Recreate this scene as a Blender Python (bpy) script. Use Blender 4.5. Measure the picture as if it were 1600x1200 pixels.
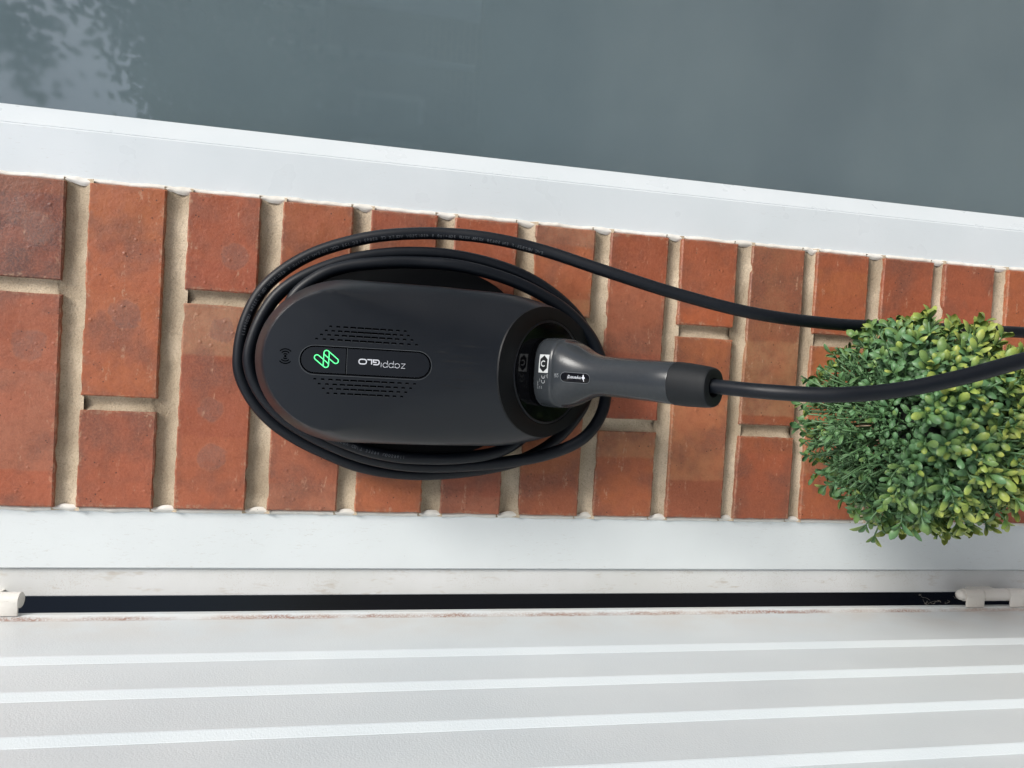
import bpy, bmesh, math, random
from mathutils import Vector, Matrix, noise
R_ = math.radians
scn = bpy.context.scene
for o in list(bpy.data.objects): bpy.data.objects.remove(o)
COL = scn.collection

# ------------------------------------------------------------------ camera
cam_d = bpy.data.cameras.new("camera"); cam = bpy.data.objects.new("camera", cam_d); COL.objects.link(cam)
cam.matrix_world = Matrix((( 0.055946,  0.998211,  0.021085,  0.16393),
                           (-0.192630,  0.031513, -0.980765, -0.80966),
                           (-0.979675,  0.050809,  0.194048,  1.42296),
                           (0, 0, 0, 1)))                     # phone held sideways: the picture's left is up
cam_d.sensor_width = 36.0; cam_d.lens = 36.0*1150.4/1600.0
cam_d.clip_start = 0.02; cam_d.clip_end = 2000
scn.camera = cam

# ------------------------------------------------------------------ sky and sun
SUN_AZ, SUN_EL = 45.0, 46.0        # degrees to the right of straight out from the wall, and above the horizon
sd = Vector((math.sin(R_(SUN_AZ))*math.cos(R_(SUN_EL)), -math.cos(R_(SUN_AZ))*math.cos(R_(SUN_EL)), math.sin(R_(SUN_EL))))
world = bpy.data.worlds.new("World"); scn.world = world; world.use_nodes = True
wn = world.node_tree.nodes; wl = world.node_tree.links
sky = wn.new("ShaderNodeTexSky"); sky.sky_type = 'NISHITA'; sky.sun_disc = False
sky.sun_elevation = R_(SUN_EL); sky.sun_rotation = math.atan2(sd.x, sd.y)
sky.air_density = 1.0; sky.dust_density = 3.0; sky.ozone_density = 1.0
wn["Background"].inputs[1].default_value = 0.105
wl.new(sky.outputs[0], wn["Background"].inputs[0])
sun_d = bpy.data.lights.new("sun", 'SUN'); sun_d.energy = 2.6; sun_d.angle = R_(24); sun_d.color = (1.0, 0.98, 0.94)
sun = bpy.data.objects.new("sun", sun_d); COL.objects.link(sun)
sun.rotation_euler = sd.to_track_quat('Z', 'Y').to_euler(); sun.location = sd*20
scn.view_settings.view_transform = 'Standard'; scn.view_settings.look = 'None'
scn.view_settings.gamma = 1.0; scn.view_settings.exposure = 0.26
scn.view_settings.use_curve_mapping = False
scn.render.engine = 'CYCLES'
scn.cycles.max_bounces = 6; scn.cycles.diffuse_bounces = 3; scn.cycles.glossy_bounces = 3; scn.cycles.transparent_max_bounces = 8
scn.cycles.use_adaptive_sampling = True; scn.cycles.adaptive_threshold = 0.02; scn.cycles.caustics_reflective = False; scn.cycles.caustics_refractive = False

# ------------------------------------------------------------------ helpers
def srgb(r, g, b):
    f = lambda c: (c/255/12.92) if c/255 <= 0.04045 else ((c/255+0.055)/1.055)**2.4
    return (f(r), f(g), f(b), 1.0)

class NT:
    """small wrapper that builds a Principled material with nodes"""
    def __init__(s, name):
        s.m = bpy.data.materials.new(name); s.m.use_nodes = True
        s.n = s.m.node_tree.nodes; s.l = s.m.node_tree.links
        s.p = s.n["Principled BSDF"]
    def node(s, t, **kw):
        n = s.n.new(t)
        for k, v in kw.items(): setattr(n, k, v)
        return n
    def link(s, a, b): s.l.new(a, b)
    def coord(s, out='Object'): return s.node("ShaderNodeTexCoord").outputs[out]
    def noise(s, vec, scale, detail=4, rough=0.55, dist=0.0):
        detail = min(detail, 3); dist = 0.0
        n = s.node("ShaderNodeTexNoise"); n.inputs['Scale'].default_value = scale
        n.inputs['Detail'].default_value = detail; n.inputs['Roughness'].default_value = rough
        n.inputs['Distortion'].default_value = dist
        s.link(vec, n.inputs['Vector']); return n.outputs['Fac']
    def voro(s, vec, scale, feature='F1'):
        n = s.node("ShaderNodeTexVoronoi"); n.feature = feature; n.inputs['Scale'].default_value = scale
        s.link(vec, n.inputs['Vector']); return n.outputs['Distance']
    def ramp(s, fac, a, b, lo=0.0, hi=1.0, smooth=True):
        n = s.node("ShaderNodeMapRange"); n.interpolation_type = 'SMOOTHSTEP' if smooth else 'LINEAR'
        n.inputs['From Min'].default_value = a; n.inputs['From Max'].default_value = b
        n.inputs['To Min'].default_value = lo; n.inputs['To Max'].default_value = hi
        s.link(fac, n.inputs['Value']); return n.outputs['Result']
    def math(s, op, a, b=None, c=None):
        n = s.node("ShaderNodeMath", operation=op)
        for i, v in enumerate((a, b, c)):
            if v is None: continue
            if isinstance(v, (int, float)): n.inputs[i].default_value = v
            else: s.link(v, n.inputs[i])
        return n.outputs[0]
    def mix(s, fac, a, b, mode='MIX'):
        n = s.node("ShaderNodeMix", data_type='RGBA', blend_type=mode)
        for k, v in ((0, fac), (6, a), (7, b)):
            if isinstance(v, (int, float)): n.inputs[k].default_value = v
            elif isinstance(v, tuple): n.inputs[k].default_value = v
            else: s.link(v, n.inputs[k])
        return n.outputs[2]
    def sep(s, v):
        n = s.node("ShaderNodeSeparateXYZ"); s.link(v, n.inputs[0]); return n.outputs
    def vadd(s, a, b):
        n = s.node("ShaderNodeVectorMath", operation='ADD'); s.link(a, n.inputs[0])
        if isinstance(b, tuple): n.inputs[1].default_value = b
        else: s.link(b, n.inputs[1])
        return n.outputs[0]
    def vscale(s, a, vec):
        n = s.node("ShaderNodeVectorMath", operation='MULTIPLY'); s.link(a, n.inputs[0]); n.inputs[1].default_value = vec
        return n.outputs[0]
    def dist(s, a, b):
        n = s.node("ShaderNodeVectorMath", operation='DISTANCE'); s.link(a, n.inputs[0]); s.link(b, n.inputs[1]); return n.outputs['Value']
    def attr(s, name, typ='OBJECT', out='Vector'):
        n = s.node("ShaderNodeAttribute", attribute_type=typ, attribute_name=name); return n.outputs[out]
    def bump(s, h, strength=0.3, dist=0.001, prev=None):
        n = s.node("ShaderNodeBump"); n.inputs['Strength'].default_value = strength; n.inputs['Distance'].default_value = dist
        s.link(h, n.inputs['Height'])
        if prev is not None: s.link(prev, n.inputs['Normal'])
        s.link(n.outputs[0], s.p.inputs['Normal']); return n.outputs[0]
    def set(s, base=None, rough=None, metal=None, spec=None, **kw):
        if base is not None:
            if isinstance(base, tuple): s.p.inputs['Base Color'].default_value = base
            else: s.link(base, s.p.inputs['Base Color'])
        if rough is not None:
            if isinstance(rough, (int, float)): s.p.inputs['Roughness'].default_value = rough
            else: s.link(rough, s.p.inputs['Roughness'])
        if metal is not None: s.p.inputs['Metallic'].default_value = metal
        if spec is not None: s.p.inputs['Specular IOR Level'].default_value = spec
        return s.m

def simple(name, base, rough=0.5, metal=0.0, spec=0.5):
    return NT(name).set(base, rough, metal, spec)

def obj(name, verts, faces, mat, parent=None, smooth=False, sharp=None):
    me = bpy.data.meshes.new(name); me.from_pydata([tuple(v) for v in verts], [], faces); me.update()
    return link(name, me, mat, parent, smooth, sharp)
def link(name, me, mat, parent=None, smooth=False, sharp=None):
    if mat is not None and len(me.materials) == 0: me.materials.append(mat)
    if smooth:
        me.shade_smooth()
        if sharp is not None: me.set_sharp_from_angle(angle=R_(sharp))
    o = bpy.data.objects.new(name, me); COL.objects.link(o)
    if parent is not None: o.parent = parent
    return o
def from_bm(name, bm, mat, parent=None, smooth=False, sharp=None):
    bmesh.ops.recalc_face_normals(bm, faces=bm.faces)
    me = bpy.data.meshes.new(name); bm.to_mesh(me); bm.free()
    return link(name, me, mat, parent, smooth, sharp)
def empty(name, label, cat, group=None, loc=(0, 0, 0)):
    o = bpy.data.objects.new(name, None); COL.objects.link(o); o.location = loc; o.empty_display_size = 0.05
    return tag(o, label, cat, group)
def tag(o, label=None, cat=None, group=None, kind=None):
    if label: o["label"] = label
    if cat: o["category"] = cat
    if group: o["group"] = group
    if kind: o["kind"] = kind
    return o
def bm_box(bm, lo, hi):
    vs = [bm.verts.new((x, y, z)) for x in (lo[0], hi[0]) for y in (lo[1], hi[1]) for z in (lo[2], hi[2])]
    for f in ((0,1,3,2),(4,6,7,5),(0,4,5,1),(2,3,7,6),(0,2,6,4),(1,5,7,3)): bm.faces.new([vs[i] for i in f])
    return vs
def box(name, lo, hi, mat, parent=None, bevel=0.0, seg=2):
    bm = bmesh.new(); bm_box(bm, lo, hi)
    if bevel: bmesh.ops.bevel(bm, geom=list(bm.edges), offset=bevel, segments=seg, profile=0.5, affect='EDGES')
    return from_bm(name, bm, mat, parent, bool(bevel), 35)
def prism_z(name, prof, z0, z1, mat, parent=None, smooth=False, nz=1):
    """closed (x,y) profile swept along z"""
    n = len(prof); v = []; f = []
    for k in range(nz+1):
        z = z0+(z1-z0)*k/nz
        v += [(x, y, z) for x, y in prof]
    for k in range(nz):
        for i in range(n):
            a = k*n+i; b = k*n+(i+1) % n
            f.append((a, b, b+n, a+n))
    f.append(tuple(range(n-1, -1, -1))); f.append(tuple(range(nz*n, nz*n+n)))
    bm = bmesh.new(); vs = [bm.verts.new(p) for p in v]
    for q in f: bm.faces.new([vs[i] for i in q])
    return from_bm(name, bm, mat, parent, smooth, 30)
def catmull(pts, n):
    P = [Vector(p) for p in pts]; P = [P[0]*2-P[1]]+P+[P[-1]*2-P[-2]]; out = []
    for i in range(1, len(P)-2):
        a, b, c, d = P[i-1:i+3]
        for k in range(n):
            t = k/n
            out.append(0.5*((2*b)+(c-a)*t+(2*a-5*b+4*c-d)*t*t+(3*b-a-3*c+d)*t**3))
    out.append(P[-2]); return out
def tube_geo(path, rad, sides=12, caps=True):
    v = []; f = []; n = len(path); up = Vector((0, 1, 0.01)).normalized()
    for i, p in enumerate(path):
        t = (path[min(i+1, n-1)]-path[max(i-1, 0)]).normalized()
        up = (up-t*up.dot(t)).normalized(); s = t.cross(up)
        r = rad(i/(n-1)) if callable(rad) else rad
        for k in range(sides):
            a = 2*math.pi*k/sides; v.append(p+(up*math.cos(a)+s*math.sin(a))*r)
    for i in range(n-1):
        for k in range(sides):
            a = i*sides+k; b = i*sides+(k+1) % sides
            f.append((a, b, b+sides, a+sides))
    if caps: f.append(tuple(range(sides-1, -1, -1))); f.append(tuple(range((n-1)*sides, n*sides)))
    return v, f
def tube(name, path, rad, mat, parent=None, sides=12):
    v, f = tube_geo(path, rad, sides); return obj(name, v, f, mat, parent, True, 60)
class Acc:
    """collects loose geometry that becomes one mesh"""
    def __init__(s): s.v = []; s.f = []
    def add(s, v, f): k = len(s.v); s.v += [tuple(p) for p in v]; s.f += [tuple(i+k for i in q) for q in f]
def text_geo(body, size, extrude=0.0, bold=0.0):
    cu = bpy.data.curves.new("t", 'FONT'); cu.body = body; cu.size = size; cu.resolution_u = 3; cu.offset = bold
    cu.align_x = 'LEFT'; o = bpy.data.objects.new("t", cu); COL.objects.link(o)
    me = bpy.data.meshes.new_from_object(o.evaluated_get(bpy.context.evaluated_depsgraph_get()))
    v = [tuple(p.co) for p in me.vertices]; f = [tuple(p.vertices) for p in me.polygons]
    bpy.data.objects.remove(o); bpy.data.curves.remove(cu); bpy.data.meshes.remove(me)
    return v, f
def stroke_geo(poly, w, closed=False):
    """flat ribbon of width w along 2-D points, mitred joints and round-ish ends"""
    P = [Vector((a, b)) for a, b in poly]; n = len(P); v = []; f = []
    for i in range(n):
        if closed: a, c = P[i-1], P[(i+1) % n]
        else: a, c = P[max(i-1, 0)], P[min(i+1, n-1)]
        d1 = (P[i]-a).normalized() if (P[i]-a).length > 1e-9 else (c-P[i]).normalized()
        d2 = (c-P[i]).normalized() if (c-P[i]).length > 1e-9 else d1
        t = (d1+d2).normalized(); nrm = Vector((-t.y, t.x)); m = max(0.5, nrm.dot(Vector((-d1.y, d1.x))))
        v += [P[i]+nrm*w/2/m, P[i]-nrm*w/2/m]
    for i in range(n if closed else n-1):
        j = (i+1) % n; f.append((2*i, 2*i+1, 2*j+1, 2*j))
    return [(p.x, p.y) for p in v], f
def arc(cx, cy, r, a0, a1, n=10, ry=None):
    ry = r if ry is None else ry
    return [(cx+r*math.cos(R_(a0+(a1-a0)*k/n)), cy+ry*math.sin(R_(a0+(a1-a0)*k/n))) for k in range(n+1)]
def capsule(ax, ay, bx, by, r, n=10):
    d = math.degrees(math.atan2(by-ay, bx-ax))
    return arc(bx, by, r, d-90, d+90, n)+arc(ax, ay, r, d+90, d+270, n)

# ------------------------------------------------------------------ materials
def brick_material():
    s = NT("fired_clay_brick"); c = s.coord('Object')
    info = s.node("ShaderNodeObjectInfo"); rnd = info.outputs['Random']
    comb = s.node("ShaderNodeCombineXYZ"); off = s.math('MULTIPLY', rnd, 37.0)
    for i in range(3): s.link(off, comb.inputs[i])
    p = s.vadd(c, comb.outputs[0]); x, y, z = s.sep(c)
    base = s.attr("tone", out='Color'); second = s.attr("tone_two", out='Color'); third = s.attr("tone_three", out='Color')
    band = s.sep(s.attr("band"))                   # x of two kiln-stacking edges across the face, and the mix amount
    wob = s.math('MULTIPLY', s.math('SUBTRACT', s.noise(p, 45, 3), 0.5), 0.006)
    xw = s.math('ADD', x, wob); wob2 = s.math('MULTIPLY', s.math('SUBTRACT', s.noise(s.vadd(p, (5.0, 3.0, 1.0)), 75, 3), 0.5), 0.016)
    m1 = s.ramp(s.math('SUBTRACT', xw, band[0]), -0.0016, 0.0016); m2 = s.ramp(s.math('SUBTRACT', xw, band[1]), -0.0028, 0.0016)
    col = s.mix(s.math('MULTIPLY', m1, 0.75), base, second); col = s.mix(s.math('MULTIPLY', m2, 0.75), col, third)
    col = s.mix(s.math('MULTIPLY', s.ramp(s.noise(p, 28, 5, 0.6), 0.42, 0.72), 0.42), col, srgb(176, 98, 70))
    col = s.mix(s.math('MULTIPLY', s.ramp(s.noise(p, 16, 4, 0.65, 0.6), 0.46, 0.68), 0.70), col, srgb(112, 76, 66))
    for nm in ("spot_one", "spot_two", "spot_three"):        # round grey-purple kiln marks
        sp = s.attr(nm); rr = s.attr(nm+"_size", out='Fac')
        cc = s.node("ShaderNodeCombineXYZ"); s.link(s.math('ADD', xw, wob), cc.inputs[0]); s.link(s.math('ADD', z, wob2), cc.inputs[2])
        d = s.math('DIVIDE', s.dist(cc.outputs[0], sp), s.math('MAXIMUM', rr, 0.0005))
        msk = s.math('MULTIPLY', s.ramp(d, 1.02, 0.86), s.ramp(s.noise(p, 90, 4), 0.2, 0.62, 0.45, 0.95))
        rim = s.math('MULTIPLY', s.ramp(d, 1.1, 1.0), s.ramp(d, 0.86, 0.98))
        on = s.ramp(rr, 0.0006, 0.001)
        col = s.mix(s.math('MULTIPLY', msk, s.math('MULTIPLY', on, 0.6)), col, srgb(126, 98, 92))
        col = s.mix(s.math('MULTIPLY', rim, s.math('MULTIPLY', on, 0.09)), col, srgb(196, 150, 124))
    col = s.mix(s.math('MULTIPLY', s.ramp(s.noise(p, 130, 3, 0.7), 0.40, 0.70), 0.30), col, srgb(128, 66, 48))
    fine = s.noise(p, 420, 3, 0.7); col = s.mix(s.math('MULTIPLY', s.ramp(fine, 0.35, 0.70), 0.30), col, srgb(192, 122, 94))
    pit = s.math('MULTIPLY', s.ramp(s.voro(p, 130), 0.15, 0.06), s.ramp(s.noise(p, 36, 2), 0.46, 0.56))
    col = s.mix(s.math('MULTIPLY', pit, 0.85), col, srgb(58, 36, 32))
    hs = s.sep(s.attr("half")); ex = s.math('SUBTRACT', hs[0], s.math('ABSOLUTE', x)); ez = s.math('SUBTRACT', hs[2], s.math('ABSOLUTE', z))
    ed = s.math('MINIMUM', ex, ez)
    lime = s.math('MULTIPLY', s.ramp(s.math('ADD', ed, s.math('MULTIPLY', s.noise(p, 55, 5, 0.7), -0.020)), -0.0068, -0.0100), s.ramp(s.noise(p, 300, 3, 0.8), 0.42, 0.6))
    col = s.mix(s.math('MULTIPLY', lime, 0.5), col, srgb(186, 160, 136))
    scuff = s.math('MULTIPLY', s.ramp(s.noise(s.vscale(p, (1, 1, 3.5)), 30, 6, 0.75, 1.2), 0.60, 0.70), s.ramp(s.noise(p, 350, 2), 0.4, 0.6))
    col = s.mix(s.math('MULTIPLY', scuff, 0.5), col, srgb(205, 170, 146))
    drag = s.ramp(s.noise(s.vscale(p, (14, 1, 110)), 1.0, 3, 0.7), 0.50, 0.72)
    col = s.mix(s.math('MULTIPLY', drag, 0.05), col, srgb(196, 132, 104))
    burn = s.math('MULTIPLY', s.ramp(ed, 0.010, 0.0), s.ramp(s.noise(p, 70, 3, 0.7), 0.45, 0.62)); col = s.mix(s.math('MULTIPLY', burn, 0.35), col, srgb(120, 84, 72))
    col = s.mix(0.08, col, srgb(140, 116, 104)); col = s.mix(1.0, col, (0.98, 0.90, 0.82, 1), 'MULTIPLY')
    s.set(col, s.ramp(s.noise(p, 35, 4), 0.3, 0.7, 0.36, 0.60), spec=0.45)
    b = s.bump(s.noise(p, 26, 5, 0.6), 0.35, 0.004)
    b = s.bump(s.math('MULTIPLY', s.ramp(s.voro(p, 80), 0.20, 0.0), s.ramp(s.noise(s.vadd(p, (2.0, 7.0, 4.0)), 30, 2), 0.42, 0.58)), 0.45, 0.0012, b)
    b = s.bump(s.noise(p, 330, 3, 0.75), 0.36, 0.0012, b)
    s.bump(pit, -0.6, 0.0012, b)
    return s.m
def mortar_material():
    s = NT("sandy_lime_mortar"); c = s.coord('Object')
    g = s.noise(c, 620, 3, 0.8); big = s.noise(c, 22, 4, 0.6)
    col = s.mix(s.ramp(big, 0.3, 0.75), srgb(214, 198, 174), srgb(188, 172, 148))
    col = s.mix(s.math('MULTIPLY', s.ramp(g, 0.45, 0.72), 0.5), col, srgb(120, 104, 86))
    col = s.mix(s.math('MULTIPLY', s.ramp(s.noise(c, 1300, 2), 0.56, 0.7), 0.3), col, srgb(226, 206, 176))
    stain = s.math('MULTIPLY', s.ramp(s.noise(s.vscale(c, (1, 1, 1)), 6.5, 5, 0.65, 0.8), 0.40, 0.62), 0.5)
    col = s.mix(stain, col, srgb(128, 112, 92))
    s.set(col, 0.93, spec=0.15)
    b = s.bump(s.noise(c, 240, 4, 0.7), 0.6, 0.0016); b = s.bump(g, 0.7, 0.0011, b)
    crack = s.ramp(s.voro(s.vadd(s.vscale(c, (1, 1, 1)), (0.3, 0, 0)), 28, 'DISTANCE_TO_EDGE'), 0.0, 0.02)
    s.bump(crack, 0.25, 0.0005, b)
    return s.m
def upvc_material(name, a, b, dirt=0.3, rough=0.32, grain=0.06, gscale=420.0):
    s = NT(name); c = s.coord('Object')
    col = s.mix(s.ramp(s.noise(c, 7, 4), 0.3, 0.7), a, b)
    grime = s.math('MULTIPLY', s.ramp(s.noise(s.vscale(c, (1, 1, 0.22)), 520, 3, 0.8, 0.6), 0.58, 0.72), s.ramp(s.noise(c, 9, 3), 0.42, 0.64))
    col = s.mix(s.math('MULTIPLY', grime, dirt*0.6), col, srgb(170, 160, 148))
    speck = s.math('MULTIPLY', s.ramp(s.voro(c, 95), 0.055, 0.02), s.ramp(s.noise(c, 33, 2), 0.55, 0.62))
    col = s.mix(s.math('MULTIPLY', speck, 0.75), col, srgb(96, 84, 76))
    s.set(col, s.ramp(s.noise(c, 20, 3), 0.3, 0.7, rough-0.06, rough+0.1), spec=0.45)
    s.bump(s.noise(c, gscale, 2, 0.6), grain, 0.0012)
    return s.m
def dirty_strip_material():
    s = NT("dusty_white_rebate"); c = s.coord('Object')
    col = s.mix(s.ramp(s.noise(c, 10, 4), 0.35, 0.7), srgb(228, 230, 230), srgb(218, 220, 218))
    sm = s.ramp(s.noise(s.vscale(c, (1, 1, 0.3)), 90, 6, 0.75, 1.4), 0.55, 0.75)
    col = s.mix(s.math('MULTIPLY', sm, 0.5), col, srgb(184, 172, 154))
    dust = s.math('MULTIPLY', s.ramp(s.noise(c, 620, 3, 0.8), 0.55, 0.66), s.ramp(s.noise(c, 14, 3), 0.4, 0.6))
    col = s.mix(s.math('MULTIPLY', dust, 0.35), col, srgb(170, 152, 132))
    s.set(col, 0.5, spec=0.35); s.bump(s.noise(c, 450, 3), 0.12, 0.0012); return s.m
def door_material():
    s = NT("white_textured_door_paint"); c = s.coord('Object'); x, y, z = s.sep(c)
    col = s.mix(s.ramp(s.noise(c, 5, 4), 0.3, 0.7), srgb(222, 231, 235), srgb(214, 224, 229))
    # red-brown dust settled in the fold beside the hinge edge
    yy = s.math('ADD', y, s.math('MULTIPLY', s.math('SUBTRACT', s.noise(c, 60, 4), 0.5), 0.006))
    line = s.math('MULTIPLY', s.ramp(s.math('ABSOLUTE', s.math('ADD', yy, 0.0205)), 0.0048, 0.0005), s.ramp(s.noise(c, 560, 3, 0.8), 0.34, 0.56))
    line = s.math('MULTIPLY', line, s.ramp(s.noise(s.vscale(c, (0, 0, 1)), 9, 3), 0.36, 0.56, 0.12, 1.0))
    col = s.mix(s.math('MULTIPLY', line, 1.0), col, srgb(126, 70, 48))
    spread = s.math('MULTIPLY', s.ramp(y, -0.075, -0.02), s.math('MULTIPLY', s.ramp(s.voro(c, 300), 0.20, 0.08), s.ramp(s.noise(c, 30, 3), 0.44, 0.60)))
    col = s.mix(s.math('MULTIPLY', spread, 0.6), col, srgb(164, 132, 112))
    film = s.math('MULTIPLY', s.ramp(y, -0.11, -0.02), s.ramp(s.noise(c, 18, 4), 0.3, 0.7, 0.15, 0.5))
    col = s.mix(film, col, srgb(208, 200, 190))
    s.set(col, 0.36, spec=0.45)
    s.bump(s.noise(c, 640, 2), 0.17, 0.0014)
    return s.m
def charger_material():
    s = NT("satin_black_moulding"); c = s.coord('Object'); x, y, z = s.sep(c)
    # brushed smear marks below the name panel
    q = s.vscale(s.vadd(c, (0, 0, 0)), (260, 1, 26)); st = s.ramp(s.noise(q, 1.0, 4, 0.7, 0.7), 0.52, 0.72)
    area = s.math('MULTIPLY', s.ramp(z, 1.30, 1.335), s.ramp(z, 1.385, 1.36))
    area = s.math('MULTIPLY', area, s.math('MULTIPLY', s.ramp(x, 0.128, 0.145), s.ramp(x, 0.20, 0.185)))
    sm = s.math('MULTIPLY', st, area)
    col = s.mix(s.math('MULTIPLY', sm, 0.9), (0.0066, 0.0092, 0.0138, 1), (0.0018, 0.0026, 0.0038, 1))
    s.set(col, s.math('ADD', s.ramp(s.noise(c, 60, 3), 0.3, 0.7, 0.36, 0.39), s.math('MULTIPLY', sm, 0.25)), spec=0.48)
    return s.m
def rubber_material(name, base, rough):
    s = NT(name); c = s.coord('Object')
    col = s.mix(s.ramp(s.noise(c, 300, 2), 0.4, 0.75), base, tuple(v*1.08 for v in base[:3])+(1,))
    s.set(col, s.ramp(s.noise(c, 50, 2), 0.3, 0.7, rough-0.03, rough+0.04), spec=0.34)
    s.bump(s.noise(c, 900, 1), 0.08, 0.0006); return s.m
def glass_material():
    s = NT("window_glass"); s.n.remove(s.p)
    out = s.n["Material Output"]; fr = s.node("ShaderNodeFresnel"); geo = s.node('ShaderNodeNewGeometry'); s.link(s.math('ADD', 1.62, s.math('MULTIPLY', geo.outputs['Backfacing'], 1/1.62-1.62)), fr.inputs['IOR'])   # a thin pane: the same from both sides
    tr = s.node("ShaderNodeBsdfTransparent"); tr.inputs[0].default_value = (0.85, 0.885, 0.925, 1)
    gl = s.node("ShaderNodeBsdfGlossy"); s.link(s.ramp(s.noise(s.coord('Object'), 6, 3), 0.3, 0.7, 0.015, 0.05), gl.inputs['Roughness']); gl.inputs[0].default_value = (0.95, 0.98, 1, 1)
    f2 = s.math('MINIMUM', s.math('MULTIPLY', fr.outputs[0], 2.0), 1.0)
    mx = s.node("ShaderNodeMixShader"); s.link(f2, mx.inputs[0]); s.link(tr.outputs[0], mx.inputs[1]); s.link(gl.outputs[0], mx.inputs[2])
    s.link(mx.outputs[0], out.inputs[0]); return s.m
def leaf_material():
    s = NT("boxwood_leaf"); col = s.attr("leaf_colour", 'GEOMETRY', 'Color'); c = s.coord('Object')
    col = s.mix(s.math('MULTIPLY', s.ramp(s.noise(c, 160, 3), 0.35, 0.7), 0.25), col, (0.02, 0.05, 0.02, 1))
    s.set(col, 0.42, spec=0.4); s.p.inputs['Subsurface Weight'].default_value = 0.0
    return s.m

M_brick, M_mortar = brick_material(), mortar_material()
M_upvc = upvc_material("white_upvc", srgb(226, 233, 237), srgb(220, 228, 232), 0.3)
M_frame = upvc_material("white_frame_paint", srgb(228, 235, 237), srgb(222, 229, 231), 0.5, 0.34, 0.08)
M_caulk = upvc_material("white_sealant", srgb(236, 234, 228), srgb(222, 218, 208), 0.6, 0.45, 0.12, 260)
M_strip, M_door = dirty_strip_material(), door_material()
M_hinge = upvc_material("cream_painted_hinge", srgb(232, 230, 224), srgb(220, 216, 208), 0.7, 0.45, 0.15, 300)
M_body, M_rubber = charger_material(), rubber_material("black_cable_sheath", (0.0030, 0.0050, 0.0088, 1), 0.44)
M_bezel = simple("matt_black_bezel", (0.0035, 0.0045, 0.006, 1), 0.5, 0.0, 0.3)
M_disc = simple("gloss_black_disc", (0.002, 0.002, 0.003, 1), 0.08, 0.0, 0.3)
M_panel = simple("smoked_panel", (0.0045, 0.0065, 0.011, 1), 0.33)
M_groove = simple("dark_groove", (0.001, 0.001, 0.0015, 1), 0.8, 0.0, 0.0)
M_lettering = simple("pale_print", srgb(214, 218, 226), 0.5)
M_cableprint = simple("faded_grey_print", srgb(98, 102, 108), 0.6)
M_markprint = simple('pale_grey_marks', srgb(150, 154, 158), 0.6)
M_labelwhite = simple("silver_label", srgb(196, 200, 202), 0.45)
M_plug = rubber_material("satin_graphite_plug", (0.032, 0.037, 0.042, 1), 0.23)
M_cap = rubber_material("soft_black_cap", (0.006, 0.008, 0.010, 1), 0.6)
M_rim_highlight = simple("rim_highlight_grey", (0.09, 0.10, 0.11, 1), 0.35)  # pale grey for painted panel highlights, and for the badge rim
M_slot_highlight = simple('slot_highlight', (0.060, 0.066, 0.074, 1), 0.4)  # lighter grey standing in for light caught along the slots
_g = NT("green_glow"); _g.set((0.1, 0.8, 0.3, 1), 0.4); _g.p.inputs['Emission Color'].default_value = (0.10, 0.95, 0.26, 1); _g.p.inputs['Emission Strength'].default_value = 0.9
M_green = _g.m
M_glass = glass_material()
_b = NT("glass_back"); _b.n.remove(_b.p); _t = _b.node("ShaderNodeBsdfTransparent"); _t.inputs[0].default_value = (0.92, 0.95, 0.95, 1); _b.link(_t.outputs[0], _b.n["Material Output"].inputs[0]); M_glass_back = _b.m
M_leaf = leaf_material()
M_stem = simple("plastic_green_stem", (0.10, 0.20, 0.085, 1), 0.5)
M_twig = simple("dark_twig", (0.012, 0.018, 0.014, 1), 0.6)
M_dark = simple("garage_painted_shade", (0.010, 0.012, 0.020, 1), 0.35)  # near-black so the garage reads as unlit: shade put into the colour

# ------------------------------------------------------------------ ground and far surroundings (seen in the glass)
def ground():
    s = NT("driveway_concrete"); c = s.coord('Object')
    col = s.mix(s.ramp(s.noise(c, 3, 6), 0.3, 0.7), srgb(122, 121, 118), srgb(104, 103, 101))
    s.set(col, 0.85); s.bump(s.noise(c, 60, 4), 0.3, 0.004)
    g = obj("ground", [(-300, -600, 0), (300, -600, 0), (300, 300, 0), (-300, 300, 0)], [(0, 1, 2, 3)], s.m); tag(g, kind="structure")
ground()

# ------------------------------------------------------------------ brick pillar
ROWS = [  # top and bottom height at the window side, top and bottom at the garage side (metres)
 (1.7979,1.7262,1.7961,1.7251),(1.7041,1.6324,1.7046,1.6325),(1.6103,1.5395,1.6122,1.5416),(1.5176,1.4453,1.5197,1.4478),
 (1.4265,1.3551,1.4289,1.3572),(1.3361,1.2650,1.3360,1.2691),(1.2452,1.1756,1.2478,1.1787),(1.1557,1.0854,1.1595,1.0884),
 (1.0695,0.9989,1.0700,0.9992),(0.9790,0.9098,0.9842,0.9106),(0.8934,0.8224,0.8951,0.8204),(0.8018,0.7306,0.8051,0.7339),
 (0.7149,0.6421,0.7163,0.6433),(0.6210,0.5500,0.6249,0.5512)]
for k in range(1, 6): ROWS.insert(0, tuple(v+0.0912 for v in ROWS[0]))
NB = 5
while ROWS[-1][1] > 0.10: ROWS.append(tuple(v-0.0905 for v in ROWS[-1]))
PX0, PX1 = -0.0008, 0.3262
def zat(row, x, bottom):
    t = (x-PX0)/(PX1-PX0); r = ROWS[row]
    return r[2+bottom]*(1-t)+r[bottom]*t
T = dict(red=srgb(162, 90, 62), rust=srgb(154, 84, 58), orange=srgb(172, 100, 62), plum=srgb(84, 62, 60), tan=srgb(184, 132, 94),
         pink=srgb(166, 108, 84), brown=srgb(136, 86, 64), buff=srgb(170, 132, 106), deep=srgb(148, 76, 48))
def tone(k): return list(T[k][:3])
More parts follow.
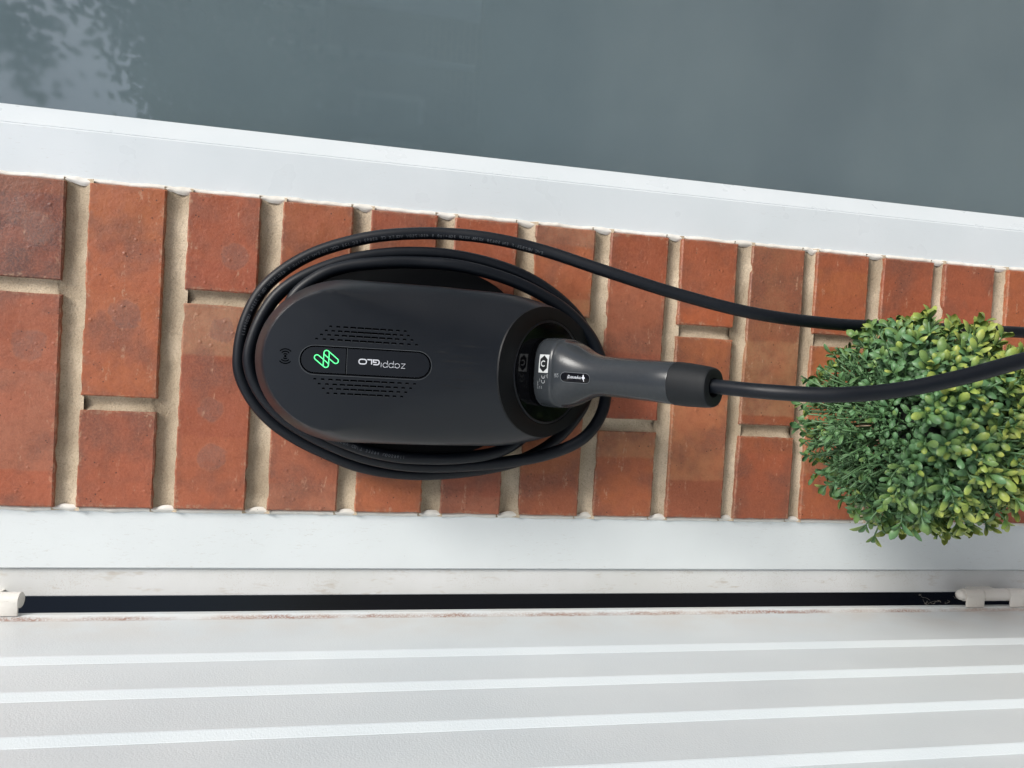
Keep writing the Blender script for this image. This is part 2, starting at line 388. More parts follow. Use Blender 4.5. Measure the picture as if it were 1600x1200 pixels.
# (row, side): tones in three bands from the garage side to the window side, the two band edges, spots (x, z, radius)
LOOK = {
 (0,'R'): ('plum','plum','brown', -0.02, 0.035, [(0.0,-0.012,0.016),(0.02,0.01,0.014)]),
 (0,'L'): ('red','pink','red', -0.07, 0.03, [(0.055,-0.008,0.017)]),
 (1,'R'): ('orange','orange','orange', 0.0, 0.05, [(-0.022,-0.003,0.016)]),
 (1,'L'): ('rust','red','rust', -0.06, 0.03, []),
 (2,'R'): ('rust','red','rust', -0.02, 0.03, [(-0.012,-0.012,0.014)]),
 (2,'L'): ('red','rust','buff', -0.03, 0.055, [(-0.052,0.0,0.015),(-0.002,0.004,0.013),(0.082,-0.004,0.013)]),
 (3,'R'): ('pink','red','red', -0.06, 0.05, []), (3,'L'): ('pink','red','red', -0.02, 0.05, []),
 (4,'L'): ('orange','pink','red', -0.068, 0.0, []), (4,'R'): ('red','rust','rust', -0.02, 0.03, []),
 (5,'R'): ('rust','red','red', 0.0, 0.05, []), (5,'L'): ('pink','rust','red', -0.03, 0.02, []),
 (6,'R'): ('tan','orange','buff', -0.03, 0.03, []), (6,'L'): ('red','orange','red', -0.06, 0.03, []),
 (7,'R'): ('rust','pink','deep', -0.03, 0.055, []), (7,'L'): ('orange','orange','tan', -0.03, 0.02, []),
 (8,'R'): ('orange','red','red', -0.03, 0.03, []), (8,'L'): ('rust','tan','orange', -0.062, 0.06, []),
 (9,'R'): ('rust','buff','brown', -0.095, -0.005, []), (9,'L'): ('red','red','rust', -0.02, 0.03, []),
 (10,'R'): ('orange','orange','red', 0.0, 0.03, []), (10,'L'): ('orange','tan','orange', -0.05, 0.02, []),
}
rng = random.Random(7)
def brick_mesh(cx, x0, x1, row, cz, seed, fine):
    """front grid with worn edges at local y = 0, clay 60 mm deep"""
    nx, nz = (max(10, int((x1-x0)/0.004)), 10) if fine else (2, 2)
    v = []; f = []
    for j in range(nz+1):
        for i in range(nx+1):
            u, w = i/nx, j/nz
            if fine:
                eu, ew = 0.0014/(x1-x0), 0.0014/0.071
                u = eu if i == 1 else 1-eu if i == nx-1 else u; w = ew if j == 1 else 1-ew if j == nz-1 else w
            x = x0+(x1-x0)*u; zt, zb = zat(row, x, 0), zat(row, x, 1); z = zb+(zt-zb)*w; y = 0.0
            if fine:
                e = min(i, nx-i, 99); g = min(j, nz-j)
                q = noise.noise(Vector((x*90, seed*3.1, z*90))); q2 = noise.noise(Vector((x*300, seed*1.7, z*300)))
                chip = max(0.0, noise.noise(Vector((x*55+9, seed*2.3, z*55)))-0.28)*0.006
                q3 = noise.noise(Vector((x*800, seed*1.3, z*800)))
                if j == 0: z += 0.0003*q+0.0006*q2+0.0005*q3+chip
                if j == nz: z -= 0.0003*q+0.0006*q2+0.0005*q3+chip*1.2
                if i == 0: x += 0.0006*q2+abs(q)*0.0006
                if i == nx: x -= 0.0006*q2+abs(q)*0.0006
                if min(e, g) == 0: y = 0.0011+0.0005*q2
                y += 0.0009*noise.noise(Vector((x*22, seed, z*22)))+0.0003*q2
            v.append((x-cx, y, z-cz))
    W = nx+1
    for j in range(nz):
        for i in range(nx): a = j*W+i; f.append((a, a+1, a+1+W, a+W))
    rim = [i for i in range(W)]+[j*W+nx for j in range(1, nz+1)]+[nz*W+i for i in range(nx-1, -1, -1)]+[j*W for j in range(nz-1, 0, -1)]
    n0 = len(v)
    for k in rim: v.append((v[k][0], 0.06, v[k][2]))
    m = len(rim)
    for k in range(m): f.append((rim[(k+1) % m], rim[k], n0+k, n0+(k+1) % m))
    me = bpy.data.meshes.new("brick"); me.from_pydata(v, [], f); me.update(); return me
pillar = empty("brick_pillar", "red brick pillar with recessed sandy mortar between garage frame and window", "wall")
def build_bricks():
    for row in range(len(ROWS)):
        r = row-NB; even = (r % 2 == 0)
        spans = (('L', PX0, 0.2125), ('R', 0.2265, PX1)) if even else (('L', PX0, 0.0985), ('R', 0.1125, PX1))
        vis = 0 <= r <= 13
        for side, x0, x1 in spans:
            cx = (x0+x1)/2; zt, zb = zat(row, cx, 0), zat(row, cx, 1); cz = (zt+zb)/2
            me = brick_mesh(cx, x0, x1, row, cz, row*2+(side == 'R')+1, vis)
            o = link("brick", me, M_brick, pillar, True, 20)
            o.location = (cx, rng.uniform(-0.0008, 0.0012), cz)
            if (r, side) in LOOK: a, b, c, e1, e2, spots = LOOK[(r, side)]
            else:
                ks = ['red', 'orange', 'rust', 'pink', 'brown', 'red', 'orange']; a, b, c = rng.choice(ks), rng.choice(ks), rng.choice(ks)
                e1 = rng.uniform(-0.06, 0); e2 = rng.uniform(0.01, 0.07); spots = []
            j = lambda k: [max(0, t*rng.uniform(0.93, 1.07)) for t in tone(k)]
            o["tone"], o["tone_two"], o["tone_three"] = j(a), j(b), j(c)
            o["band"] = [e1, e2, 0.0]; o["half"] = [(x1-x0)/2, 0.0, (zt-zb)/2]
            for i, nm in enumerate(("spot_one", "spot_two", "spot_three")):
                if i < len(spots): o[nm] = [spots[i][0], 0.0, spots[i][1]]; o[nm+"_size"] = float(spots[i][2])
                else: o[nm] = [9.0, 9.0, 9.0]; o[nm+"_size"] = 0.0
build_bricks()
def build_mortar():
    A = Acc()
    def patch(fx, nu, nv):
        v = [fx(i/nu, j/nv) for j in range(nv+1) for i in range(nu+1)]
        A.add(v, [(j*(nu+1)+i, j*(nu+1)+i+1, (j+1)*(nu+1)+i+1, (j+1)*(nu+1)+i) for j in range(nv) for i in range(nu)])
    def prof(t):                                 # t 0..1 across the joint: struck with a round iron
        return 0.0020+0.0018*t+0.0052*max(0.0, math.sin(math.pi*min(1.0, 0.04+t*0.96)))**0.9
    for k in range(len(ROWS)-1):
        def bed(u, w, k=k):
            x = PX0-0.004+(PX1-PX0+0.008)*u; zt = zat(k, x, 1); zb = zat(k+1, x, 0)
            n = noise.noise(Vector((x*45, k*5.1, w*2)))*0.0010+noise.noise(Vector((x*160, k*3, w*6)))*0.0006
            return (x, prof(w)+n, zb-0.003+(zt-zb+0.006)*w)
        patch(bed, 70, 12)
    for k in range(len(ROWS)):
        even = ((k-NB) % 2 == 0); xa, xb = (0.2125, 0.2265) if even else (0.0985, 0.1125)
        def perp(u, w, k=k, xa=xa, xb=xb):
            x = xa-0.002+(xb-xa+0.004)*u; zt = zat(k, x, 0)+0.004; zb = zat(k, x, 1)-0.004; z = zb+(zt-zb)*w
            n = noise.noise(Vector((z*60, k*2.7, u*3)))*0.0010
            end = max(0.0, 1-min(z-zb, zt-z)/0.009)
            return (x, 0.0020+0.0055*max(0, 1-abs(2*u-1)**2.2)+n+0.008*end*end, z)
        patch(perp, 8, 14)
    zt, zb = ROWS[0][0], ROWS[-1][1]
    A.add([(PX0, 0.03, zb), (PX1, 0.03, zb), (PX1, 0.03, zt), (PX0, 0.03, zt)], [(0, 1, 2, 3)])
    obj("mortar", A.v, A.f, M_mortar, pillar, True)
build_mortar()
def bead(name, parent, xe, sign, yb, mat, seed, spread):
    """sealant run down a brick edge: swells into every joint"""
    v = []; f = []; z0, z1 = ROWS[-1][1], ROWS[0][0]; n = 1400; m = 7
    joints = [((zat(k, xe, 1)+zat(k+1, xe, 0))/2, abs(zat(k, xe, 1)-zat(k+1, xe, 0))/2) for k in range(len(ROWS)-1)]
    for i in range(n+1):
        z = z0+(z1-z0)*i/n; d = min((abs(z-c)/h for c, h in joints))
        c, h = min(joints, key=lambda q: abs(z-q[0])); s = (z-c)/h
        jv = noise.noise(Vector((round(c*50)*1.7, seed*3.3, 0))); lob = max(0.0, 1-((s+0.25+0.35*jv)*(1.15+0.4*jv))**2)*(0.75+0.6*jv) if abs(s) < 1.6 else 0.0
        w = noise.noise(Vector((z*38, seed, 0)))*0.0010+noise.noise(Vector((z*130, seed, 2)))*0.0005
        inn = xe+sign*(-0.0006-0.0028*lob**0.8+w*0.6*(1+lob)); out = xe+sign*(spread+w*1.5)
        for k in range(m+1):
            t = k/m; x = inn+(out-inn)*t
            hump = math.sin(math.pi*min(1, t*1.15))**0.8 if t < 0.87 else 0.0
            y = (0.0065+0.001*lob)*(1-t)+yb*t-0.0028*max(0, math.sin(math.pi*t))*(1+0.5*w*500)-0.001*lob*(1-t)
            v.append((x, y, z))
    for i in range(n):
        for k in range(m): a = i*(m+1)+k; f.append((a, a+1, a+m+2, a+m+1))
    return obj(name, v, f, mat, parent, True)

# ------------------------------------------------------------------ window
window = empty("window", "tall window with white frame and dark reflecting glass beside the brick pillar", "window")
ZW0, ZW1 = 0.12, 2.22
def build_window():
    yf = 0.0085
    # outer frame: flat face, then a bright splayed bead down to the glass
    prism_z("frame", [(0.3305, yf), (0.3780, yf), (0.3798, yf+0.0012), (0.3800, 0.07), (0.3305, 0.07)], ZW0, ZW1, M_upvc, window)
    prism_z("glazing_bead", [(0.3801, yf+0.0016), (0.3806, yf+0.0016), (0.4040, 0.0330), (0.4046, 0.0345), (0.4046, 0.05), (0.3801, 0.05)], ZW0+0.05, ZW1-0.05, M_upvc, window)
    prism_z("frame", [(1.50, yf), (1.55, yf), (1.55, 0.07), (1.50, 0.07)], ZW0, ZW1, M_upvc, window)
    box("frame", (0.3801, yf+0.0004, ZW1-0.05), (1.4999, 0.07, ZW1), M_upvc, window)
    box("frame", (0.3801, yf+0.0004, ZW0), (1.4999, 0.07, ZW0+0.05), M_upvc, window)
    gp = box("glass_pane", (0.3990, 0.0352, ZW0+0.0501), (1.4999, 0.0392, ZW1-0.0501), M_glass, window)
    gp.data.materials.append(M_glass_back)
    for p in gp.data.polygons: p.material_index = 0 if p.normal.y < -0.5 else 1
    bead("sealant", window, PX1, 1, yf, M_caulk, 3.0, 0.0056)
build_window()

# ------------------------------------------------------------------ garage door frame and door
gframe = empty("garage_door_frame", "white painted garage door frame edged with sealant along the brick pillar", "door frame")
def build_gframe():
    yf = 0.0085
    prism_z("frame_face", [(-0.0045, yf), (-0.0640, yf), (-0.0655, yf+0.0018), (-0.0655, 0.08), (-0.0045, 0.08)], 0.0, 2.2, M_frame, gframe)
    prism_z("rebate_strip", [(-0.0657, yf+0.0065), (-0.0672, yf+0.0050), (-0.0950, yf+0.0062), (-0.0962, yf+0.008), (-0.0962, 0.085), (-0.0657, 0.085)], 0.0, 2.2, M_strip, gframe)
    bead("sealant", gframe, PX0, -1, yf, M_caulk, 8.0, 0.0054)
build_gframe()

door = empty("garage_door", "ribbed white garage door leaf standing open at right angles to the wall", "door")
DX = -0.1085
def build_door():
    # leaf: flat skin with a folded lip by the hinge edge
    prism_z("door_leaf", [(DX+0.0025, -0.0065), (DX+0.0035, -0.0085), (DX+0.0035, -0.0150), (DX+0.0016, -0.0185), (DX, -0.0215), (DX-0.0020, -1.12), (DX-0.045, -1.12), (DX-0.045, -0.0065)], 0.04, 2.16, M_door, door)
    for k in range(13):
        y = -0.1165-0.0702*k                       # pressed rib: slope toward the driveway, flat top, slope back
        xb = DX-0.0018*(-y/1.12)
        prism_z("rib", [(xb-0.001, y+0.004), (xb+0.0002, y+0.003), (xb+0.0042, y-0.004), (xb+0.0046, y-0.0052), (xb+0.0042, y-0.0064), (xb+0.0002, y-0.0130), (xb-0.001, y-0.0140)], 0.06, 2.14, M_door, door)
    for zc in (0.622, 1.790):
        h = bpy.data.objects.new("hinge", None); COL.objects.link(h); h.parent = door
        bx, by, r = -0.0912, -0.0105, 0.0078
        top, bot = zc+0.045, zc-0.045
        segs = ((top-0.027, top, True), (bot+0.0255, top-0.0275, False), (bot, bot+0.025, True))
        for z0, z1, tab in segs:
            bm = bmesh.new(); bmesh.ops.create_cone(bm, cap_ends=True, segments=24, radius1=r, radius2=r, depth=z1-z0, matrix=Matrix.Translation((bx, by, (z0+z1)/2)))
            bmesh.ops.bevel(bm, geom=[e for e in bm.edges if abs(e.verts[0].co.z-e.verts[1].co.z) < 1e-5], offset=0.0008, segments=2, affect='EDGES')
            from_bm("knuckle", bm, M_hinge, h, True, 40)
            if tab: box("door_tab", (DX+0.0036, by-r, z0+0.0005), (bx, by-r+0.0028, z1-0.0005), M_hinge, h, 0.0008)
            else: box("frame_tab", (bx-0.002, by+r-0.003, z0+0.0005), (bx+0.003, 0.016, z1-0.0005), M_hinge, h)
        bm = bmesh.new(); bmesh.ops.create_uvsphere(bm, u_segments=16, v_segments=8, radius=0.0068, matrix=Matrix.Translation((bx, by, top+0.0015)))
        from_bm("pin_end", bm, M_hinge, h, True)
build_door()
def build_cobweb():
    rg = random.Random(3); A = Acc()
    for k in range(9):
        p = Vector((rg.uniform(-0.104, -0.092), rg.uniform(-0.012, 0.0), rg.uniform(0.672, 0.712))); pts = [p]
        for j in range(5): pts.append(pts[-1]+Vector((rg.gauss(0, .0022), rg.gauss(0, .0008), rg.gauss(0, .0035))))
        v, f = tube_geo(catmull(pts, 3), 0.00011, 4); A.add(v, f)
    w = obj("cobweb", A.v, A.f, simple("dusty_silk", srgb(150, 144, 134), 0.8)); tag(w, "dusty cobweb threads hanging in the gap above the lower hinge", "cobweb")
build_cobweb()

# ------------------------------------------------------------------ wall charger
charger = empty("wall_charger", "black capsule-shaped car charger with green glowing emblem on the brick pillar", "charger", loc=(0, 0, 0))
CX = 0.162; PHI = R_(35)
PN = Vector((0, -math.cos(PHI), -math.sin(PHI))); PE = Vector((0, -math.sin(PHI), math.cos(PHI))); PD = Vector((CX, -0.0725, 1.2358))
def build_charger():
    HW, ZT, BT, ZB, BB = 0.0785, 1.44, 0.087, 1.30, 0.128
    out = []
    for k in range(49): a = math.pi*k/48; out.append((HW*math.cos(a), ZT+BT*math.sin(a), ZT))
    for k in range(1, 8): out.append((-HW, ZT+(ZB-ZT)*k/8, ZT+(ZB-ZT)*k/8))
    for k in range(49): a = math.pi+math.pi*k/48; out.append((HW*math.cos(a), ZB+BB*math.sin(a), ZB))
    for k in range(1, 8): out.append((HW, ZB+(ZT-ZB)*k/8, ZB+(ZT-ZB)*k/8))
    N = len(out)
    def top_w(z): t = min(1, max(0, (z-1.375)/0.10)); return t*t*(3-2*t)
    rings = []
    ts = [0, .01, .025, .045, .07, .10, .125, .14, .15, .17, .20, .24, .29, .35, .42, .5, .6, .7, .8, .9, .97]
    for (x, z, sz) in out: pass
    v = []; f = []
    for (x, z, sz) in out:                             # back rim (deeper under the socket), then the side wall
        lo = min(1, max(0, (1.26-z)/0.03)); v.append((CX+x, -0.060+0.038*lo, z))
    for (x, z, sz) in out: v.append((CX+x, -0.0815+0.022*min(1, max(0, (1.36-z)/0.10)), z))
    for t in ts[1:]:
        for (x, z, sz) in out:
            w = top_w(z); L = math.hypot(x, z-sz); d = t*L
            lo = min(1, max(0, (1.43-z)/0.11)); rw = 0.0115*w+(0.036+0.040*lo)*(1-w); p = 1.18*w+2.1*(1-w)
            ys = -0.0815+0.022*min(1, max(0, (1.36-z)/0.10))
            yf = -0.1185+0.0035*(1-t)**2
            if d < rw: u = 1-d/rw; y = ys+(yf-ys)*max(0.0, 1-u**p)**(1/p)
            else: y = yf
            v.append((CX+x*(1-t), y, sz+(z-sz)*(1-t)))
    nr = len(v)//N
    for r in range(nr-1):
        for i in range(N): a = r*N+i; b = r*N+(i+1) % N; f.append((a, b, b+N, a+N))
    f.append(tuple(range(N-1, -1, -1))); f.append(tuple(range((nr-1)*N, nr*N)))
    bm = bmesh.new(); vs = [bm.verts.new(p) for p in v]
    for q in f: bm.faces.new([vs[i] for i in q])
    res = bmesh.ops.bisect_plane(bm, geom=bm.verts[:]+bm.edges[:]+bm.faces[:], plane_co=PD, plane_no=PN, clear_outer=True)
    cut = [e for e in res['geom_cut'] if isinstance(e, bmesh.types.BMEdge)]
    loop = sorted({vv.co.copy().freeze() for e in cut for vv in e.verts}, key=lambda c: math.atan2((c-PD).dot(PE), c.x-CX))
    bmesh.ops.holes_fill(bm, edges=[e for e in bm.edges if e.is_boundary], sides=0)
    body = from_bm("body", bm, M_body, charger, True, 28)
    # spool behind the shell that the cable is wound on
    sp = [(CX+0.052*math.cos(2*math.pi*k/40), 0, 1.36+0.12*math.sin(2*math.pi*k/40)) for k in range(40)]
    bm = bmesh.new(); a = [bm.verts.new((p[0], 0.006, p[2])) for p in sp]; b = [bm.verts.new((p[0], -0.0605, p[2])) for p in sp]
    for k in range(40): bm.faces.new((a[k], a[(k+1) % 40], b[(k+1) % 40], b[k]))
    bm.faces.new(a); bm.faces.new(b); from_bm("back_spool", bm, M_bezel, charger, True, 40)
    def se(a, n=3.0): c_, s_ = math.cos(a), math.sin(a); return math.copysign(abs(c_)**(2/n), c_), math.copysign(abs(s_)**(2/n), s_)
    sp = [(CX+0.004+0.104*se(2*math.pi*k/56, 2.6)[0], 0, 1.375+0.125*se(2*math.pi*k/56, 2.6)[1]) for k in range(56)]
    bm = bmesh.new(); a = [bm.verts.new((p[0], 0.006, p[2])) for p in sp]; b = [bm.verts.new((p[0], -0.0125, p[2])) for p in sp]
    for k in range(56): bm.faces.new((a[k], a[(k+1) % 56], b[(k+1) % 56], b[k]))
    bm.faces.new(a); bm.faces.new(b); from_bm("back_plate", bm, M_bezel, charger, True, 40)
    # slanted socket: bezel from the cut outline to the round well, then a glossy disc with a thin bright lip
    ring = []; n = len(loop); prof = [(0.0, -0.0006, None), (0.985, 0.0, None)]
    def P(x, e, h): return PD+Vector((x, 0, 0))+PE*e+PN*h
    pts2 = [(c.x-CX, (c-PD).dot(PE)) for c in loop]
    v = []; f = []
    RI = 0.0535; ce = 0.0055
    layers = []
    layers.append([P(x*1.001, e*1.001, 0.0) for x, e in pts2])
    layers.append([P(x*0.992, e*0.992, 0.0014) for x, e in pts2])
    def circ(r, h):
        o = []
        for x, e in pts2:
            a = math.atan2(e-ce, x); o.append(P(r*math.cos(a), ce+r*math.sin(a), h))
        return o
    layers += [circ(RI+0.0012, 0.0015), circ(RI, 0.0010), circ(RI-0.0006, -0.0006)]
    for lay in layers: v += lay
    for r in range(len(layers)-1):
        for i in range(n): f.append((r*n+i, r*n+(i+1) % n, (r+1)*n+(i+1) % n, (r+1)*n+i))
    bz = obj("socket_bezel", v, f, M_bezel, charger, True, 25)
    # thin rim ring
    pr = [(RI-0.0008, 0.0003), (RI-0.0010, 0.0012), (RI-0.0018, 0.0014), (RI-0.0026, 0.0009), (RI-0.003, 0.0003)]
    v = []; f = []; m = 96
    for r, h in pr: v += [P(r*math.cos(2*math.pi*k/m), ce+r*math.sin(2*math.pi*k/m), h) for k in range(m)]
    for r in range(len(pr)-1):
        for i in range(m): f.append((r*m+i, r*m+(i+1) % m, (r+1)*m+(i+1) % m, (r+1)*m+i))
    obj("socket_rim", v, f, M_panel, bz, True)
    v = [P((RI-0.0028)*math.cos(2*math.pi*k/m), ce+(RI-0.0028)*math.sin(2*math.pi*k/m), 0.0006) for k in range(m)]
    obj("socket_disc", v, [tuple(range(m))], M_disc, charger)
    # name panel, let into the front
    YF = -0.1187; px = CX
    def pan(name, r, za, zb, y0, y1, mat, par, bev=0.0005, cut=None):
        pts = capsule(zb+r, 0, za-r, 0, r, 14)       # (z, x)
        bm = bmesh.new(); lo = [bm.verts.new((px+q, y1, p)) for p, q in pts]; hi = [bm.verts.new((px+q*(1-bev/r), y0, p-(p-(za+zb)/2)*bev/((za-zb)/2))) for p, q in pts]
        k = len(pts)
        for i in range(k): bm.faces.new((lo[i], lo[(i+1) % k], hi[(i+1) % k], hi[i]))
        bm.faces.new(hi); return from_bm(name, bm, mat, par, False)
    grv = pan("panel_groove", 0.0131, 1.4834, 1.3641, YF-0.0002, YF+0.004, M_groove, charger)
    pnl = pan("name_panel", 0.01195, 1.4821, 1.3654, YF-0.0006, YF+0.004, M_panel, charger, 0.0004)
    q, ff = stroke_geo(capsule(1.3637+0.0134, px-0.0003, 1.4836-0.0134, px-0.0003, 0.0134, 14), 0.0004, True)
    obj("panel_highlight", [(b, YF-0.00012, a) for a, b in q], ff, M_rim_highlight, grv)  # thin pale ring: a highlight painted round the panel groove
    box("split_with_glint", (px-0.01185, YF-0.0008, 1.44165), (px+0.01185, YF-0.0003, 1.4424), M_groove, pnl)
    box("split_with_glint", (px-0.01185, YF-0.00085, 1.44115), (px+0.01185, YF-0.0003, 1.44145), M_rim_highlight, pnl)  # pale line: painted highlight along the split
    YT = YF-0.0012
    # green emblem: three overlapping outlined capsules (z, x)
    A = Acc(); segs = [((1.4679, 0.1641), (1.4598, 0.1577)), ((1.4596, 0.1686), (1.4598, 0.1577)), ((1.4596, 0.1686), (1.4512, 0.1618))]
    for i, ((az, ax), (bz_, bx)) in enumerate(segs):
        q, ff = stroke_geo(capsule(az, ax, bz_, bx, 0.00235, 8), 0.00085, True)
        A.add([(b, YT-0.00004*i, a) for a, b in q], ff)
    obj("green_emblem", A.v, A.f, M_green, pnl)
    # lettering, read upwards: text x -> +Z, text y -> -X
    def put(name, strokes, z0, xb, sc, w, parent, mat=M_lettering):
        A = Acc()
        for st, closed in strokes:
            q, ff = stroke_geo(st, w/sc, closed); A.add([(xb-b*sc, YT, z0+a*sc) for a, b in q], ff)
        return obj(name, A.v, A.f, mat, parent)
    X = 1.0; h = 0.5
    def circ(cx): return (arc(cx, h, 0.5, 0, 360, 20)[:-1], True)
    zap = [([(0, 1), (0.85, 1), (0.0, 0), (0.9, 0)], False), circ(1.75), ([(2.25, 1.0), (2.25, 0)], False), circ(3.15), ([(2.65, 1.0), (2.65, -0.5)], False),
           circ(4.45), ([(3.95, 1.0), (3.95, -0.5)], False), ([(5.35, 1.0), (5.35, 0.0)], False)]
    put("lettering", zap, 1.3884, 0.16135-0.0019+0.0030, 0.0041, 0.00042, pnl)
    def rr(x0, x1, y0, y1, r): return arc(x1-r, y1-r, r, 0, 90, 5)+arc(x0+r, y1-r, r, 90, 180, 5)+arc(x0+r, y0+r, r, 180, 270, 5)+arc(x1-r, y0+r, r, 270, 360, 5)
    glo = [([(1.25, 1.0)]+arc(0.42, 0.58, 0.42, 90, 180, 5)+arc(0.42, 0.42, 0.42, 180, 270, 5)+[(1.25, 0), (1.25, 0.5), (0.55, 0.5)], False),
           ([(1.62, 1.0), (1.62, 0), (2.6, 0)], False), (rr(2.75, 4.35, 0, 1, 0.46), True)]
    put("lettering", glo, 1.4122, 0.1646, 0.0042, 0.00105, pnl)
    # small cooling slots either side of the panel
    A = Acc(); H = Acc(); rows = [(1.4573,1.3900,.1930,11),(1.4610,1.3869,.1890,13),(1.4651,1.3833,.1851,13),(1.4692,1.3789,.1810,14),
                       (1.4690,1.3788,.1445,14),(1.4649,1.3822,.1402,13),(1.4610,1.3865,.1362,12),(1.4568,1.3900,.1320,11)]
    dg = bpy.context.evaluated_depsgraph_get(); be = body.evaluated_get(dg)
    for za, zb, x, n in rows:
        for k in range(n):
            t = k/(n-1); z = za+(zb-za)*t; ln = 0.0006+0.0019*math.sin(math.pi*t)**1.3
            hit, loc, nrm, _ = be.ray_cast((x, -0.3, z), (0, 1, 0))
            y = loc.y if hit else -0.1175
            q = capsule(z-ln, x, z+ln, x, 0.00080, 4)
            A.add([(b, y-0.00012, a) for a, b in q], [tuple(range(len(q)))])
            q2, f2 = stroke_geo([(z-ln, x-0.00092), (z+ln, x-0.00092)], 0.00030)
            H.add([(b, y-0.00014, a) for a, b in q2], f2)
    vs_ = obj("cooling_slots", A.v, A.f, M_groove, charger); vs_["kind"] = "stuff"
    vh = obj("slot_highlights", H.v, H.f, M_slot_highlight, vs_); vh["kind"] = "stuff"  # flat pale strokes: a painted highlight beside each slot
    # embossed wireless mark near the crown
    A = Acc()
    for r in (0.0020, 0.0042, 0.0064):
        for a0 in (35, 215): A.add(*[g for g in [stroke_geo(arc(1.4960, 0.1636, r, a0-0, a0+110, 8), 0.0008)]][0]) if False else None
    for r in (0.0022, 0.0044, 0.0066):
        for sgn in (1, -1):
            q, ff = stroke_geo(arc(1.4958, 0.1636, r, sgn*90-48, sgn*90+48, 8), 0.0010)
            vv = []
            for a, b in q:
                hit, loc, nrm, _ = be.ray_cast((b, -0.3, a), (0, 1, 0)); vv.append((b, (loc.y if hit else -0.1165)-0.00018, a))
            A.add(vv, ff)
    q = arc(1.4958, 0.1636, 0.0011, 0, 360, 12)[:-1]
    hit, loc, nrm, _ = be.ray_cast((0.1636, -0.3, 1.4958), (0, 1, 0)); A.add([(b, loc.y-0.0002, a) for a, b in q], [tuple(range(len(q)))])
    obj("wireless_mark", A.v, A.f, M_groove, charger)
build_charger()

# ------------------------------------------------------------------ charging cable with its plug
cable = empty("charging_cable", "black charging cable wound round the wall charger and plugged into its socket", "cable")
COIL = [(0.2390,-0.30,0.40),(0.2400,-0.16,0.45),(0.2383,-0.10,0.6311),(0.2370,-0.10,0.7029),(0.2340,-0.11,0.7875),(0.2311,-0.115,0.8713),(0.2289,-0.12,0.951),(0.2335,-0.12,1.0386),(0.2492,-0.10,1.1143),(0.2688,-0.08,1.1844),(0.2880,-0.06,1.2486),(0.2975,-0.05,1.3016),(0.2998,-0.04,1.3541),(0.2946,-0.035,1.4063),(0.2854,-0.03,1.4447),(0.2702,-0.026,1.4826),(0.2489,-0.025,1.5132),(0.2246,-0.025,1.5339),(0.1945,-0.025,1.5461),(0.1651,-0.0250,1.5503),(0.1419,-0.0250,1.5480),(0.1171,-0.0250,1.5351),(0.0958,-0.0250,1.5154),(0.0790,-0.0250,1.4899),(0.0660,-0.0250,1.4617),(0.0536,-0.0250,1.4292),(0.0472,-0.0250,1.3931),(0.0462,-0.0250,1.3539),(0.0517,-0.025,1.3046),(0.0633,-0.022,1.2552),(0.0856,-0.020,1.2161),(0.1188,-0.020,1.1886),
 (0.1515,-0.020,1.1780),(0.1872,-0.022,1.1785),(0.2212,-0.028,1.1971),(0.2488,-0.035,1.2332),(0.2674,-0.040,1.2775),(0.2776,-0.040,1.3328),(0.2771,-0.040,1.3859),(0.2675,-0.040,1.4372),(0.2498,-0.040,1.4806),(0.2282,-0.040,1.5105),(0.2014,-0.040,1.5277),(0.1689,-0.0400,1.5377),(0.1466,-0.0400,1.5361),(0.1236,-0.0400,1.5246),(0.1044,-0.0400,1.5065),(0.0892,-0.0400,1.4834),(0.0771,-0.0400,1.4583),(0.0657,-0.0400,1.4270),(0.0588,-0.0400,1.3929),(0.0565,-0.0400,1.3584),(0.0584,-0.041,1.3209),(0.0645,-0.0460,1.2740),(0.0756,-0.0520,1.2287),(0.0940,-0.0520,1.1915),(0.1249,-0.0470,1.1702),(0.1610,-0.0420,1.1686),
 (0.1991,-0.0410,1.1845),(0.2261,-0.045,1.2131),(0.2437,-0.050,1.2471),(0.2573,-0.052,1.2861),(0.2659,-0.053,1.3338),(0.2664,-0.050,1.3800),(0.2625,-0.050,1.4178),(0.2565,-0.048,1.4487),(0.2449,-0.047,1.4747),(0.2216,-0.046,1.4985),(0.1860,-0.046,1.5060),(0.1450,-0.048,1.5030),(0.1186,-0.0500,1.4908),(0.0917,-0.0520,1.4658),(0.0763,-0.0530,1.4299),(0.0689,-0.0530,1.3977),(0.0667,-0.0530,1.3658),(0.0684,-0.053,1.3233),(0.0763,-0.050,1.2823),(0.0937,-0.045,1.2547),(0.1216,-0.040,1.2341)]
DROP = [(0.1590,-0.200,1.1470),(0.1583,-0.222,1.1312),(0.1566,-0.262,1.1020),(0.1572,-0.287,1.0612),(0.1636,-0.300,1.0144),(0.1764,-0.310,0.9662),(0.1931,-0.315,0.9132),(0.2114,-0.315,0.8450),(0.2250,-0.330,0.7000),(0.2330,-0.350,0.5400),(0.2380,-0.350,0.4200)]
CR = 0.0064
